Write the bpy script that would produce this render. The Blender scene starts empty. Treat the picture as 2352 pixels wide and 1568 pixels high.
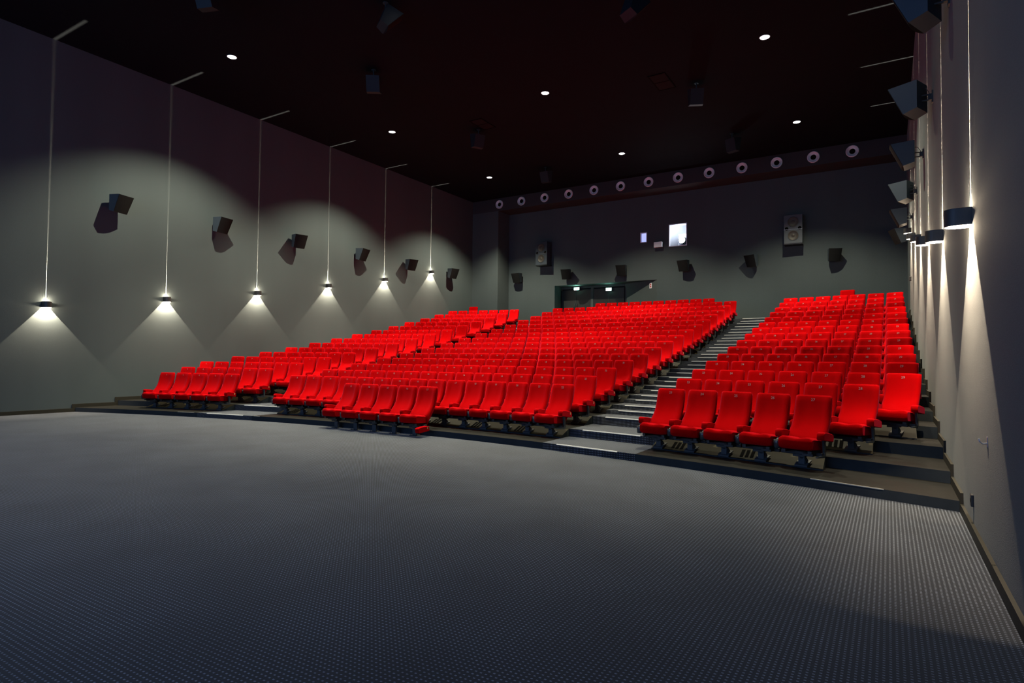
import bpy, math, random
from mathutils import Vector, Matrix, Euler
random.seed(7)
S = bpy.context.scene
COL = S.collection
R = math.radians

# ------------------------------------------------------------------ camera
F_PX = 1393.2
cam_d = bpy.data.cameras.new('camera')
cam = bpy.data.objects.new('camera', cam_d)
COL.objects.link(cam)
S.camera = cam
cam_d.sensor_fit = 'HORIZONTAL'
cam_d.sensor_width = 36.0
cam_d.lens = F_PX / 2352 * 36.0
cam_d.clip_start = 0.02
cam_d.clip_end = 200
yaw, pitch, roll = 0.55531, 0.03105, 0.01048
fwd = Vector((-math.sin(yaw) * math.cos(pitch), math.cos(yaw) * math.cos(pitch), math.sin(pitch)))
rgt = Vector((math.cos(yaw), math.sin(yaw), 0))
upv = rgt.cross(fwd)
r2 = rgt * math.cos(roll) + upv * math.sin(roll)
u2 = -rgt * math.sin(roll) + upv * math.cos(roll)
m = Matrix((r2, u2, -fwd)).transposed().to_4x4()
CAM = Vector((9.326, 0.0, 1.561))
m.translation = CAM
cam.matrix_world = m

# ------------------------------------------------------------------ world, exposure
w = bpy.data.worlds.new('world')
S.world = w
w.use_nodes = True
w.node_tree.nodes['Background'].inputs[0].default_value = (0.01, 0.012, 0.018, 1)
w.node_tree.nodes['Background'].inputs[1].default_value = 0.2
S.view_settings.view_transform = 'Standard'
S.view_settings.look = 'None'
S.view_settings.gamma = 1.0
S.view_settings.use_curve_mapping = False
S.view_settings.exposure = 0.0
try:
    S.cycles.use_light_tree = True
    S.cycles.max_bounces = 6
    S.cycles.diffuse_bounces = 1
    S.cycles.sample_clamp_indirect = 2.0
    S.cycles.caustics_reflective = False
    S.cycles.caustics_refractive = False
except Exception:
    pass

# ------------------------------------------------------------------ light levels
P_DOWN_CORE, P_DOWN_WIDE = 5200.0, 2000.0
P_SC_DOWN, P_SC_UP, P_SC_GLOW = 460.0, 11500.0, 12.0
SCREEN_EMIT = 2.1
WARM = (1.0, 0.92, 0.66)
SCW = (1.0, 0.80, 0.56)

# ------------------------------------------------------------------ hall dimensions (metres)
XL, XR = -10.023, 9.987
H = 10.213
YF, YBULK, YB = -7.0, 26.963, 28.08
ZBULK = 9.542
PITCH, AISLE = 0.56, 1.707
CUR, CURG, HS, NOSE = 0.01715, -0.000505, 0.998, 1.216
YR = [10.959, 12.015, 13.084, 14.146, 15.179, 16.229, 17.266, 18.305, 19.373, 20.438, 21.458, 22.473, 23.528, 24.557, 25.618, 26.66]
ZR = [1.114, 1.261, 1.425, 1.602, 1.772, 1.963, 2.162, 2.373, 2.592, 2.809, 3.038, 3.285, 3.526, 3.783, 4.045, 4.31]
NT = 16
XA, XB = 4.126, 5.945
def cc(i): return CUR + CURG * i
def row_y(i, x): return YR[i] - cc(i) * x * x
def row_slope(i, x): return -2 * cc(i) * x
def nose_y(i, x): return row_y(i, x) - NOSE
def tread(i): return ZR[i] - HS
def seat_x(k): return (k - 15) * PITCH + (AISLE if k > 22 else 0) - (AISLE if k < 8 else 0)

# ------------------------------------------------------------------ materials
def new_mat(name):
    mt = bpy.data.materials.new(name)
    mt.use_nodes = True
    nt = mt.node_tree
    return mt, nt, nt.nodes['Principled BSDF']
def setp(b, **k):
    for n, v in k.items():
        n = n.replace('_', ' ')
        if n in b.inputs: b.inputs[n].default_value = v
def mat_plain(name, col, rough=0.6, metal=0.0, spec=0.5, bump=0.0, bscale=60.0, var=0.0, vscale=4.0, sheen=0.0):
    mt, nt, b = new_mat(name)
    setp(b, Base_Color=(*col, 1), Roughness=rough, Metallic=metal)
    b.inputs['Specular IOR Level'].default_value = spec
    if sheen:
        b.inputs['Sheen Weight'].default_value = sheen
        b.inputs['Sheen Roughness'].default_value = 0.45
        b.inputs['Sheen Tint'].default_value = (0.9, 0.25, 0.7, 1)  # purplish tint paints the screen's bluish sheen into the velvet
    tc = nt.nodes.new('ShaderNodeTexCoord')
    if var:
        n = nt.nodes.new('ShaderNodeTexNoise'); n.inputs['Scale'].default_value = vscale; n.inputs['Detail'].default_value = 4
        mx = nt.nodes.new('ShaderNodeMix'); mx.data_type = 'RGBA'
        mx.inputs[6].default_value = (*[c * (1 - var) for c in col], 1)
        mx.inputs[7].default_value = (*[min(1, c * (1 + var)) for c in col], 1)
        nt.links.new(tc.outputs['Object'], n.inputs['Vector'])
        nt.links.new(n.outputs['Fac'], mx.inputs[0])
        nt.links.new(mx.outputs[2], b.inputs['Base Color'])
    if bump:
        n = nt.nodes.new('ShaderNodeTexNoise'); n.inputs['Scale'].default_value = bscale; n.inputs['Detail'].default_value = 3
        bp = nt.nodes.new('ShaderNodeBump'); bp.inputs['Strength'].default_value = bump; bp.inputs['Distance'].default_value = 0.01
        nt.links.new(tc.outputs['Object'], n.inputs['Vector'])
        nt.links.new(n.outputs['Fac'], bp.inputs['Height'])
        nt.links.new(bp.outputs['Normal'], b.inputs['Normal'])
    return mt
def mat_emit(name, col, s, base=(0.8, 0.8, 0.8)):
    mt, nt, b = new_mat(name)
    setp(b, Base_Color=(*base, 1), Roughness=0.5)
    b.inputs['Emission Color'].default_value = (*col, 1)
    b.inputs['Emission Strength'].default_value = s
    return mt
def mat_carpet():
    mt, nt, b = new_mat('dotted_carpet')
    N = nt.nodes.new; L = nt.links.new
    geo = N('ShaderNodeNewGeometry'); sp = N('ShaderNodeSeparateXYZ'); L(geo.outputs['Position'], sp.inputs[0])
    def M(op, a, bb=None, c=None):
        n = N('ShaderNodeMath'); n.operation = op
        for i, v in enumerate((a, bb, c)):
            if v is None: continue
            if isinstance(v, (int, float)): n.inputs[i].default_value = v
            else: L(v, n.inputs[i])
        return n.outputs[0]
    yz = M('ADD', sp.outputs[1], sp.outputs[2])
    def band(v, off, half):
        f = M('FRACT', M('DIVIDE', M('ADD', v, off), 0.03))
        d = M('ABSOLUTE', M('SUBTRACT', f, 0.5))
        return M('SMOOTH_MIN', 1.0, M('MAXIMUM', 0.0, M('MULTIPLY', M('SUBTRACT', half + 0.05, d), 10.0)), 0.0)
    mask = M('MULTIPLY', band(sp.outputs[0], 50.0, 0.20), band(yz, 50.0, 0.15))
    nz = N('ShaderNodeTexNoise'); nz.inputs['Scale'].default_value = 1.3; nz.inputs['Detail'].default_value = 5
    L(geo.outputs['Position'], nz.inputs['Vector'])
    nf = N('ShaderNodeTexNoise'); nf.inputs['Scale'].default_value = 220; nf.inputs['Detail'].default_value = 2
    L(geo.outputs['Position'], nf.inputs['Vector'])
    vv = M('ADD', M('MULTIPLY', nz.outputs['Fac'], 1.1), M('ADD', M('MULTIPLY', nf.outputs['Fac'], 0.5), 0.15))
    mx = N('ShaderNodeMix'); mx.data_type = 'RGBA'
    mx.inputs[6].default_value = (0.015, 0.019, 0.027, 1)
    mx.inputs[7].default_value = (0.26, 0.30, 0.37, 1)
    L(mask, mx.inputs[0])
    sc = N('ShaderNodeVectorMath'); sc.operation = 'SCALE'
    L(mx.outputs[2], sc.inputs[0]); L(vv, sc.inputs['Scale'])
    L(sc.outputs[0], b.inputs['Base Color'])
    setp(b, Roughness=0.95)
    b.inputs['Specular IOR Level'].default_value = 0.15
    b.inputs['Sheen Weight'].default_value = 0.24
    b.inputs['Sheen Tint'].default_value = (1.0, 0.94, 0.82, 1)
    b.inputs['Sheen Roughness'].default_value = 0.5
    bp = N('ShaderNodeBump'); bp.inputs['Strength'].default_value = 0.4; bp.inputs['Distance'].default_value = 0.004
    L(nf.outputs['Fac'], bp.inputs['Height']); L(bp.outputs['Normal'], b.inputs['Normal'])
    return mt
def mat_wall():
    mt, nt, b = new_mat('wall_fabric')
    N = nt.nodes.new; L = nt.links.new
    geo = N('ShaderNodeNewGeometry')
    n1 = N('ShaderNodeTexNoise'); n1.inputs['Scale'].default_value = 130; n1.inputs['Detail'].default_value = 4
    n2 = N('ShaderNodeTexNoise'); n2.inputs['Scale'].default_value = 0.7; n2.inputs['Detail'].default_value = 3
    mp = N('ShaderNodeMapping'); mp.inputs['Scale'].default_value = (1, 1, 0.08)
    L(geo.outputs['Position'], n1.inputs['Vector']); L(geo.outputs['Position'], mp.inputs[0]); L(mp.outputs[0], n2.inputs['Vector'])
    a = N('ShaderNodeMath'); a.operation = 'MULTIPLY_ADD'; L(n1.outputs['Fac'], a.inputs[0]); a.inputs[1].default_value = 0.6; a.inputs[2].default_value = 0.55
    c = N('ShaderNodeMath'); c.operation = 'MULTIPLY_ADD'; L(n2.outputs['Fac'], c.inputs[0]); c.inputs[1].default_value = 0.3; L(a.outputs[0], c.inputs[2])
    sc = N('ShaderNodeVectorMath'); sc.operation = 'SCALE'; sc.inputs[0].default_value = (0.070, 0.089, 0.098); L(c.outputs[0], sc.inputs['Scale'])
    L(sc.outputs[0], b.inputs['Base Color'])
    setp(b, Roughness=0.9); b.inputs['Specular IOR Level'].default_value = 0.2
    b.inputs['Sheen Weight'].default_value = 0.08; b.inputs['Sheen Roughness'].default_value = 0.4
    bp = N('ShaderNodeBump'); bp.inputs['Strength'].default_value = 0.35; bp.inputs['Distance'].default_value = 0.006
    L(n1.outputs['Fac'], bp.inputs['Height']); L(bp.outputs['Normal'], b.inputs['Normal'])
    return mt
def mat_vinyl(name, col, rough=0.38):
    mt, nt, b = new_mat(name)
    N = nt.nodes.new; L = nt.links.new
    geo = N('ShaderNodeNewGeometry')
    n = N('ShaderNodeTexNoise'); n.inputs['Scale'].default_value = 3.0; n.inputs['Detail'].default_value = 6; n.inputs['Roughness'].default_value = 0.7
    L(geo.outputs['Position'], n.inputs['Vector'])
    mx = N('ShaderNodeMix'); mx.data_type = 'RGBA'
    mx.inputs[6].default_value = (*[c * 0.65 for c in col], 1); mx.inputs[7].default_value = (*[c * 1.35 for c in col], 1)
    L(n.outputs['Fac'], mx.inputs[0]); L(mx.outputs[2], b.inputs['Base Color'])
    mr = N('ShaderNodeMapRange'); mr.inputs[3].default_value = rough - 0.08; mr.inputs[4].default_value = rough + 0.15
    b.inputs['Specular IOR Level'].default_value = 0.05
    L(n.outputs['Fac'], mr.inputs[0]); L(mr.outputs[0], b.inputs['Roughness'])
    return mt
M = {
    'carpet': mat_carpet(), 'wall': mat_wall(),
    'vinyl': mat_vinyl('dark_vinyl', (0.014, 0.014, 0.0135), 0.45),
    'riser': mat_vinyl('riser_paint', (0.026, 0.033, 0.039), 0.6),
    'ceiling': mat_plain('black_ceiling', (0.0040, 0.0062, 0.0092), 0.9, spec=0.1, var=0.2, vscale=1.5),
    'bulk': mat_plain('bulkhead_paint', (0.045, 0.047, 0.052), 0.9, spec=0.1, bump=0.1),
    'skirt': mat_plain('skirting_paint', (0.030, 0.028, 0.022), 0.55, spec=0.15, var=0.1),
    'red': mat_plain('red_velvet', (0.38, 0.0005, 0.001), 1.0, spec=0.02, bump=0.25, bscale=350.0, var=0.06, vscale=6.0, sheen=0.05),
    'black': mat_plain('black_metal', (0.018, 0.02, 0.022), 0.45, metal=0.2, var=0.15),
    'steel': mat_plain('grey_steel', (0.045, 0.055, 0.063), 0.5, metal=0.1, spec=0.3, var=0.15),
    'holder': mat_plain('cup_holder_plastic', (0.055, 0.065, 0.075), 0.28, metal=0.4, var=0.1),
    'plenum': mat_plain('vent_board', (0.030, 0.0265, 0.014), 0.55, spec=0.06, var=0.2, vscale=5),
    'slot': mat_plain('vent_slot', (0.003, 0.003, 0.003), 0.8, spec=0.02, var=0.1),
    'num': mat_plain('number_thread', (0.34, 0.19, 0.18), 0.7, var=0.05),
    'tan': mat_plain('row_tag', (0.55, 0.34, 0.14), 0.5, var=0.1),
    'alu': mat_plain('aluminium', (0.62, 0.65, 0.72), 0.35, metal=0.85, var=0.08),
    'spk': mat_plain('speaker_paint', (0.046, 0.062, 0.083), 0.45, spec=0.3, bump=0.08, bscale=200, var=0.1),
    'spkshade': mat_plain('shaded_speaker_paint', (0.014, 0.020, 0.027), 0.5, spec=0.2, var=0.1),  # same speaker paint, with the shade under the ceiling put into the colour
    'grille': mat_plain('speaker_grille', (0.014, 0.015, 0.016), 0.9, spec=0.06, bump=0.2, bscale=500, var=0.1),
    'bigspk': mat_plain('grey_cabinet', (0.085, 0.10, 0.12), 0.5, spec=0.2, var=0.08),
    'cone': mat_plain('paper_cone', (0.05, 0.045, 0.04), 0.55, var=0.15),
    'ring': mat_plain('diffuser_metal', (0.75, 0.80, 0.88), 0.35, metal=0.15, var=0.08),
    'dark': mat_plain('dark_hole', (0.004, 0.004, 0.004), 0.9, spec=0.05, var=0.1),
    'doorm': mat_plain('door_paint', (0.018, 0.02, 0.022), 0.4, var=0.15),
    'niche': mat_plain('niche_paint', (0.06, 0.075, 0.08), 0.7, var=0.1),
    'white': mat_plain('white_plastic', (0.75, 0.76, 0.85), 0.4, var=0.03),
    'body': mat_plain('sconce_paint', (0.028, 0.03, 0.033), 0.5, bump=0.05, bscale=300, var=0.08),
    'inner': mat_plain('sconce_reflector', (0.85, 0.83, 0.78), 0.5, var=0.03),
    'strip': mat_emit('led_strip', (1.0, 0.95, 0.78), 0.3, (0.5, 0.5, 0.48)),
    'stripedim': mat_plain('nosing_trim', (0.45, 0.44, 0.38), 0.4, metal=0.5, var=0.1),
    'lampdisc': mat_emit('downlight_glass', (1.0, 0.97, 0.9), 9.0),
    'exit': mat_emit('exit_sign_face', (0.45, 1.0, 0.80), 14.0),
    'lens': mat_emit('projector_lens_light', (0.85, 0.93, 1.0), 120.0),
    'screen': mat_emit('screen_picture', (0.30, 0.50, 1.0), SCREEN_EMIT, (0.8, 0.8, 0.8)),
    'portglow': mat_emit('port_glass_light', (0.45, 0.52, 1.0), 0.9),
}

# ------------------------------------------------------------------ mesh helpers
class MB:
    def __init__(s): s.v = []; s.f = []; s.mi = []; s.sm = []
    def add(s, vs, fs, mi=0, smooth=False, T=None):
        o = len(s.v)
        s.v += [tuple(T @ Vector(v)) for v in vs] if T is not None else [tuple(v) for v in vs]
        s.f += [tuple(i + o for i in f) for f in fs]
        s.mi += [mi] * len(fs); s.sm += [smooth] * len(fs)
    def box(s, x0, x1, y0, y1, z0, z1, mi=0, T=None, bev=0.0):
        if bev <= 0:
            v = [(x, y, z) for z in (z0, z1) for y in (y0, y1) for x in (x0, x1)]
            s.add(v, [(0, 2, 3, 1), (4, 5, 7, 6), (0, 1, 5, 4), (2, 6, 7, 3), (0, 4, 6, 2), (1, 3, 7, 5)], mi, False, T)
            return
        b = bev
        # three layers of eight-cornered outlines give softened edges
        def outl(d, z): return [(x0 + d + b, y0 + d, z), (x1 - d - b, y0 + d, z), (x1 - d, y0 + d + b, z), (x1 - d, y1 - d - b, z), (x1 - d - b, y1 - d, z), (x0 + d + b, y1 - d, z), (x0 + d, y1 - d - b, z), (x0 + d, y0 + d + b, z)]
        v = outl(b * 0.7, z0) + outl(0, z0 + b) + outl(0, z1 - b) + outl(b * 0.7, z1)
        f = [tuple(reversed(range(8))), tuple(range(24, 32))]
        for l in range(3):
            for k in range(8):
                a = l * 8 + k; c = l * 8 + (k + 1) % 8
                f.append((a, c, c + 8, a + 8))
        s.add(v, f, mi, False, T)
    def prism(s, poly, lo, hi, axis='x', mi=0, T=None, smooth=False):
        n = len(poly)
        def P(p, t): return (t, p[0], p[1]) if axis == 'x' else ((p[0], t, p[1]) if axis == 'y' else (p[0], p[1], t))
        v = [P(p, lo) for p in poly] + [P(p, hi) for p in poly]
        f = [tuple(range(n)), tuple(reversed(range(n, 2 * n)))] + [(i, i + n, (i + 1) % n + n, (i + 1) % n) for i in range(n)]
        s.add(v, f, mi, smooth, T)
    def cyl(s, c, r, h, n=16, mi=0, axis='z', r2=None, T=None, smooth=True):
        r2 = r if r2 is None else r2
        v = []
        for rr, hh in ((r, 0), (r2, h)):
            for k in range(n):
                a = 2 * math.pi * k / n; p = (rr * math.cos(a), rr * math.sin(a), hh)
                if axis == 'x': p = (p[2], p[0], p[1])
                elif axis == 'y': p = (p[0], p[2], p[1])
                v.append((c[0] + p[0], c[1] + p[1], c[2] + p[2]))
        s.add(v, [(k, (k + 1) % n, (k + 1) % n + n, k + n) for k in range(n)], mi, smooth, T)
        s.add(v, [tuple(reversed(range(n))), tuple(range(n, 2 * n))], mi, False, T)
    def lathe(s, c, prof, n=24, mi=0, axis='z', T=None, closed=False):
        v = []
        for r, h in prof:
            for k in range(n):
                a = 2 * math.pi * k / n; p = (r * math.cos(a), r * math.sin(a), h)
                if axis == 'y': p = (p[0], p[2], p[1])
                elif axis == 'x': p = (p[2], p[0], p[1])
                v.append((c[0] + p[0], c[1] + p[1], c[2] + p[2]))
        f = []
        for j in range(len(prof) - (0 if closed else 1)):
            j2 = (j + 1) % len(prof)
            for k in range(n): f.append((j * n + k, j * n + (k + 1) % n, j2 * n + (k + 1) % n, j2 * n + k))
        s.add(v, f, mi, True, T)
    def tube(s, pts, r, n=8, mi=0, T=None):
        pts = [Vector(p) for p in pts]; rings = []
        for i, p in enumerate(pts):
            d = (pts[min(i + 1, len(pts) - 1)] - pts[max(i - 1, 0)]).normalized()
            a = d.orthogonal().normalized() if i == 0 else (rings[-1][1] - d * rings[-1][1].dot(d)).normalized()
            rings.append((p, a, d.cross(a)))
        v = []
        for p, a, b in rings:
            for k in range(n):
                t = 2 * math.pi * k / n; v.append(p + a * r * math.cos(t) + b * r * math.sin(t))
        f = [(j * n + k, j * n + (k + 1) % n, (j + 1) * n + (k + 1) % n, (j + 1) * n + k) for j in range(len(pts) - 1) for k in range(n)]
        f += [tuple(reversed(range(n))), tuple(range((len(pts) - 1) * n, len(pts) * n))]
        s.add(v, f, mi, True, T)
    def mesh(s, name, mats):
        me = bpy.data.meshes.new(name)
        me.from_pydata(s.v, [], s.f)
        for mt in (mats if isinstance(mats, (list, tuple)) else [mats]): me.materials.append(M[mt])
        me.polygons.foreach_set('material_index', s.mi)
        me.polygons.foreach_set('use_smooth', s.sm)
        me.update()
        return me
    def obj(s, name, mats, parent=None, loc=(0, 0, 0)):
        return link(name, s.mesh(name, mats), parent, loc)
def link(name, me, parent=None, loc=(0, 0, 0)):
    o = bpy.data.objects.new(name, me); COL.objects.link(o); o.location = loc
    if parent is not None: o.parent = parent
    return o
def thing(name, label, cat, loc=(0, 0, 0), rz=0.0, group=None):
    o = bpy.data.objects.new(name, None); COL.objects.link(o); o.empty_display_size = 0.1
    o.location = loc; o.rotation_euler = (0, 0, rz); o['label'] = label; o['category'] = cat
    if group: o['group'] = group
    return o
def struct(o, label=None):
    o['kind'] = 'structure'
    if label: o['label'] = label
    return o
ORD = ['zeroth', 'first', 'second', 'third', 'fourth', 'fifth', 'sixth', 'seventh', 'eighth', 'ninth', 'tenth', 'eleventh', 'twelfth',
       'thirteenth', 'fourteenth', 'fifteenth', 'sixteenth']

# ------------------------------------------------------------------ the big lit screen behind the camera
scr = thing('cinema_screen', 'wide cinema screen lit pale blue, facing the red seats from the carpet', 'screen', (0, YF + 0.25, 1.0))
b = MB(); b.box(-9.0, 9.0, -0.01, 0.0, 0.3, 7.6); b.obj('screen_surface', 'screen', scr)
b = MB()
for bx in ((-9.2, 9.2, -0.05, 0.03, 0.12, 0.3), (-9.2, 9.2, -0.05, 0.03, 7.9, 8.08), (-9.2, -9.0, -0.05, 0.03, 0.3, 7.9), (9.0, 9.2, -0.05, 0.03, 0.3, 7.9)): b.box(*bx)
b.obj('screen_frame', 'black', scr)

# ------------------------------------------------------------------ shell
b = MB(); b.box(XL - 0.2, XR + 0.2, YF, YB + 1.2, -0.2, 0.0); struct(b.obj('floor', 'carpet'), 'dark blue carpet with rows of small pale dots')
b = MB(); b.box(XL - 0.25, XL, YF, YB + 1.2, 0.0, H); struct(b.obj('wall_left', 'wall'), 'tall grey fabric wall with six sconces')
b = MB(); b.box(XR, XR + 0.25, YF, YB + 1.2, 0.0, H); struct(b.obj('wall_right', 'wall'), 'grey fabric wall close to the camera')
b = MB(); b.box(XL, XR, YF - 0.25, YF, 0.0, H); struct(b.obj('wall_front', 'wall'), 'wall behind the screen')
b = MB(); b.box(XL - 0.25, XR + 0.25, YF - 0.25, YB + 1.2, H, H + 0.25); struct(b.obj('ceiling', 'ceiling'), 'flat black ceiling')
# back wall around the door niche and the two projection ports
NX0, NX1, NZ, ND = -5.5, 0.0, 5.48, 0.75
PX0, PX1, PZ0, PZ1 = 0.56, 1.42, 6.98, 8.05
QX0, QX1, QZ0, QZ1 = -0.84, -0.50, 7.30, 7.80
ZT = tread(15)
b = MB(); yy = (YB, YB + 0.3)
b.box(XL, NX0, *yy, 0, H)
b.box(NX0, NX1, *yy, NZ, 6.98)
b.box(NX1, XR, *yy, 0, 6.98)
b.box(NX0, QX0, *yy, 6.98, H); b.box(QX0, QX1, *yy, 6.98, QZ0); b.box(QX0, QX1, *yy, QZ1, H)
b.box(QX1, PX0, *yy, 6.98, H); b.box(PX0, PX1, *yy, PZ1, H); b.box(PX1, XR, *yy, 6.98, H)
struct(b.obj('wall_back', 'wall'), 'grey back wall with door niche, loudspeakers and projection ports')
# niche lining
b = MB()
b.prism([(NX1, YB + 0.301), (NX1, YB + 0.0), (-1.9, YB + ND), (-1.9, YB + ND + 0.2), (NX1, YB + ND + 0.2)], ZT - 0.3, NZ, 'z')
b.box(NX0 - 0.1, NX0, YB + 0.301, YB + ND + 0.2, ZT - 0.3, NZ)
b.box(NX0, -1.9, YB + ND, YB + ND + 0.2, 5.36, NZ + 0.1)
b.box(NX0 - 0.1, NX1, YB + 0.301, YB + ND + 0.2, NZ, NZ + 0.1)
struct(b.obj('door_niche', 'niche'), 'dark recessed niche holding the rear doors')
# bulkhead and pier
b = MB(); b.box(XL, XR, YBULK, YB, ZBULK, H); struct(b.obj('bulkhead', 'bulk'), 'dark bulkhead with a row of round air diffusers')
b = MB(); b.box(XL, -8.344, YBULK, YB, 0.0, ZBULK); struct(b.obj('pillar', 'wall'), 'square grey pier in the far left corner')
# booth room behind the ports
b = MB(); b.box(-1.2, 1.9, YB + 1.15, YB + 1.2, 6.6, 8.6); b.box(-1.2, -1.15, YB + 0.3, YB + 1.2, 6.6, 8.6); b.box(1.85, 1.9, YB + 0.3, YB + 1.2, 6.6, 8.6)
b.box(-1.2, 1.9, YB + 0.3, YB + 1.2, 8.6, 8.65); b.box(-1.2, 1.9, YB + 0.3, YB + 1.2, 6.55, 6.6)
struct(b.obj('booth_wall', 'white'), 'pale projection booth behind the ports')

# ------------------------------------------------------------------ stepped seating tiers
def xs_list():
    xs = [XL + (XR - XL) * k / 48 for k in range(49)] + [XA, XB, -XA, -XB]
    return sorted(set(round(x, 4) for x in xs))
XS = xs_list()
def in_aisle(x0, x1): xm = abs((x0 + x1) / 2); return XA < xm < XB
half_h = {}
for i in range(NT):
    zt = tread(i); zb = max(0.0, (tread(i - 1) - 0.02) if i else 0.0)
    last = i == NT - 1
    b = MB()
    for x0, x1 in zip(XS[:-1], XS[1:]):
        y0, y1 = nose_y(i, x0), nose_y(i, x1)
        e0, e1 = (YB + ND, YB + ND) if last else (nose_y(i + 1, x0) + 0.02, nose_y(i + 1, x1) + 0.02)
        mi = 1 if in_aisle(x0, x1) else 0
        b.add([(x0, y0, zt), (x1, y1, zt), (x1, e1, zt), (x0, e0, zt)], [(0, 1, 2, 3)], mi if not last else mi)
        b.add([(x0, y0, zb), (x1, y1, zb), (x1, y1, zt), (x0, y0, zt)], [(0, 1, 2, 3)], 1 if mi else 2)
        b.add([(x0, e0, 0), (x1, e1, 0), (x1, e1, zt), (x0, e0, zt)], [(1, 0, 3, 2)], 2)
    t = struct(b.obj('seating_tier', ['vinyl', 'carpet', 'riser']), 'dark curved seating tier, %s step up from the carpet' % ORD[i + 1])
    # carpeted half steps and nosing strips in the two aisles
    for s in (-1, 1):
        def strip(y_of, z, mat, name, xa, xb, wid=0.02, hh=0.010):
            q = MB(); n = 6
            for k in range(n):
                x0 = s * (xa + (xb - xa) * k / n); x1 = s * (xa + (xb - xa) * (k + 1) / n)
                if x0 > x1: x0, x1 = x1, x0
                ya, yb2 = y_of(x0), y_of(x1)
                v = [(x0, ya - 0.008, z - hh), (x1, yb2 - 0.008, z - hh), (x1, yb2 + wid, z - hh), (x0, ya + wid, z - hh),
                     (x0, ya - 0.008, z + 0.004), (x1, yb2 - 0.008, z + 0.004), (x1, yb2 + wid, z + 0.004), (x0, ya + wid, z + 0.004)]
                q.add(v, [(0, 3, 2, 1), (4, 5, 6, 7), (0, 1, 5, 4), (2, 3, 7, 6), (1, 2, 6, 5), (0, 4, 7, 3)])
            return q.obj(name, mat, t)
        strip(lambda x: nose_y(i, x), zt, 'strip', 'nosing_strip', 4.42, 5.62)
        if 3 <= i < NT - 0 or i == 3:
            zm = (tread(i - 1) + zt) / 2
            q = MB(); n = 6
            for k in range(n):
                x0 = s * (XA + (XB - XA) * k / n); x1 = s * (XA + (XB - XA) * (k + 1) / n)
                if x0 > x1: x0, x1 = x1, x0
                a0, a1 = nose_y(i, x0), nose_y(i, x1); d = 0.38
                v = [(x0, a0 - d, tread(i - 1)), (x1, a1 - d, tread(i - 1)), (x1, a1, tread(i - 1)), (x0, a0, tread(i - 1)),
                     (x0, a0 - d, zm), (x1, a1 - d, zm), (x1, a1, zm), (x0, a0, zm)]
                q.add(v, [(4, 5, 6, 7), (0, 1, 5, 4), (1, 2, 6, 5), (0, 4, 7, 3)])
            q.obj('half_step', 'carpet', t)
            strip(lambda x: nose_y(i, x) - 0.38, zm, 'strip', 'nosing_strip', 4.42, 5.62)
    if i == 0:
        for x0, x1 in ((8.48, 9.27), (-6.6, -6.05), (-4.05, -3.86)):
            q = MB(); xm = (x0 + x1) / 2
            v = []
            for z in (zt - 0.008, zt + 0.003):
                for x, dy in ((x0, -0.006), (x1, -0.006), (x1, 0.012), (x0, 0.012)): v.append((x, nose_y(0, x) + dy, z))
            q.add(v, [(3, 2, 1, 0), (4, 5, 6, 7), (0, 1, 5, 4), (1, 2, 6, 5), (2, 3, 7, 6), (3, 0, 4, 7)]); q.obj('edge_trim', 'stripedim', t)
    # inclined vent boards under the seats of this tier
    if i < NT - 1:
        rk = seat_x(27 if i == 0 else (28 if i == 1 else 29)) + 0.14
        lk = -rk
        for nm, xa, xb in (('left', lk, -XB - 0.02), ('mid', -XA + 0.02, XA - 0.02), ('right', XB + 0.02, rk)):
            q = MB(); n = max(4, int((xb - xa) / 0.56)); FR, BK = 0.50, NOSE - (YR[i + 1] - YR[i])
            z0, z1 = zt, tread(i + 1)
            pts = [xa + (xb - xa) * k / n for k in range(n + 1)]
            for x0, x1 in zip(pts[:-1], pts[1:]):
                f0, f1 = row_y(i, x0) - FR, row_y(i, x1) - FR
                g0, g1 = nose_y(i + 1, x0) - 0.002, nose_y(i + 1, x1) - 0.002
                q.add([(x0, f0, z0 + 0.018), (x1, f1, z0 + 0.018), (x1, g1, z1 - 0.004), (x0, g0, z1 - 0.004)], [(0, 1, 2, 3)], 0)
                q.add([(x0, f0, z0), (x1, f1, z0), (x1, f1, z0 + 0.018), (x0, f0, z0 + 0.018)], [(0, 1, 2, 3)], 1)
            for x, flip in ((xa, 0), (xb, 1)):
                f0 = row_y(i, x) - FR; g0 = nose_y(i + 1, x)
                q.add([(x, f0, z0), (x, f0, z0 + 0.018), (x, g0, z1), (x, g0, z0)], [(0, 1, 2, 3) if not flip else (3, 2, 1, 0)], 1)
            pn = q.obj('vent_board', ['plenum', 'riser'], t)
            if i < 8:
                q = MB(); k = 0; x = xa + 0.36
                while x < xb - 0.4:
                    for j in range(3):
                        cx = x + j * 0.075
                        fy = row_y(i, cx) - FR; gy = nose_y(i + 1, cx)
                        def at(tt, dx):
                            return (cx + dx, fy + (gy - fy) * tt - 0.002, z0 + 0.018 + (z1 - z0 - 0.02) * tt + 0.004)
                        q.add([at(0.18, -0.024), at(0.18, 0.024), at(0.78, 0.024), at(0.78, -0.024)], [(0, 1, 2, 3)])
                    x += 1.12
                o = q.obj('vent_slots', 'slot', pn); o['kind'] = 'stuff'
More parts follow.
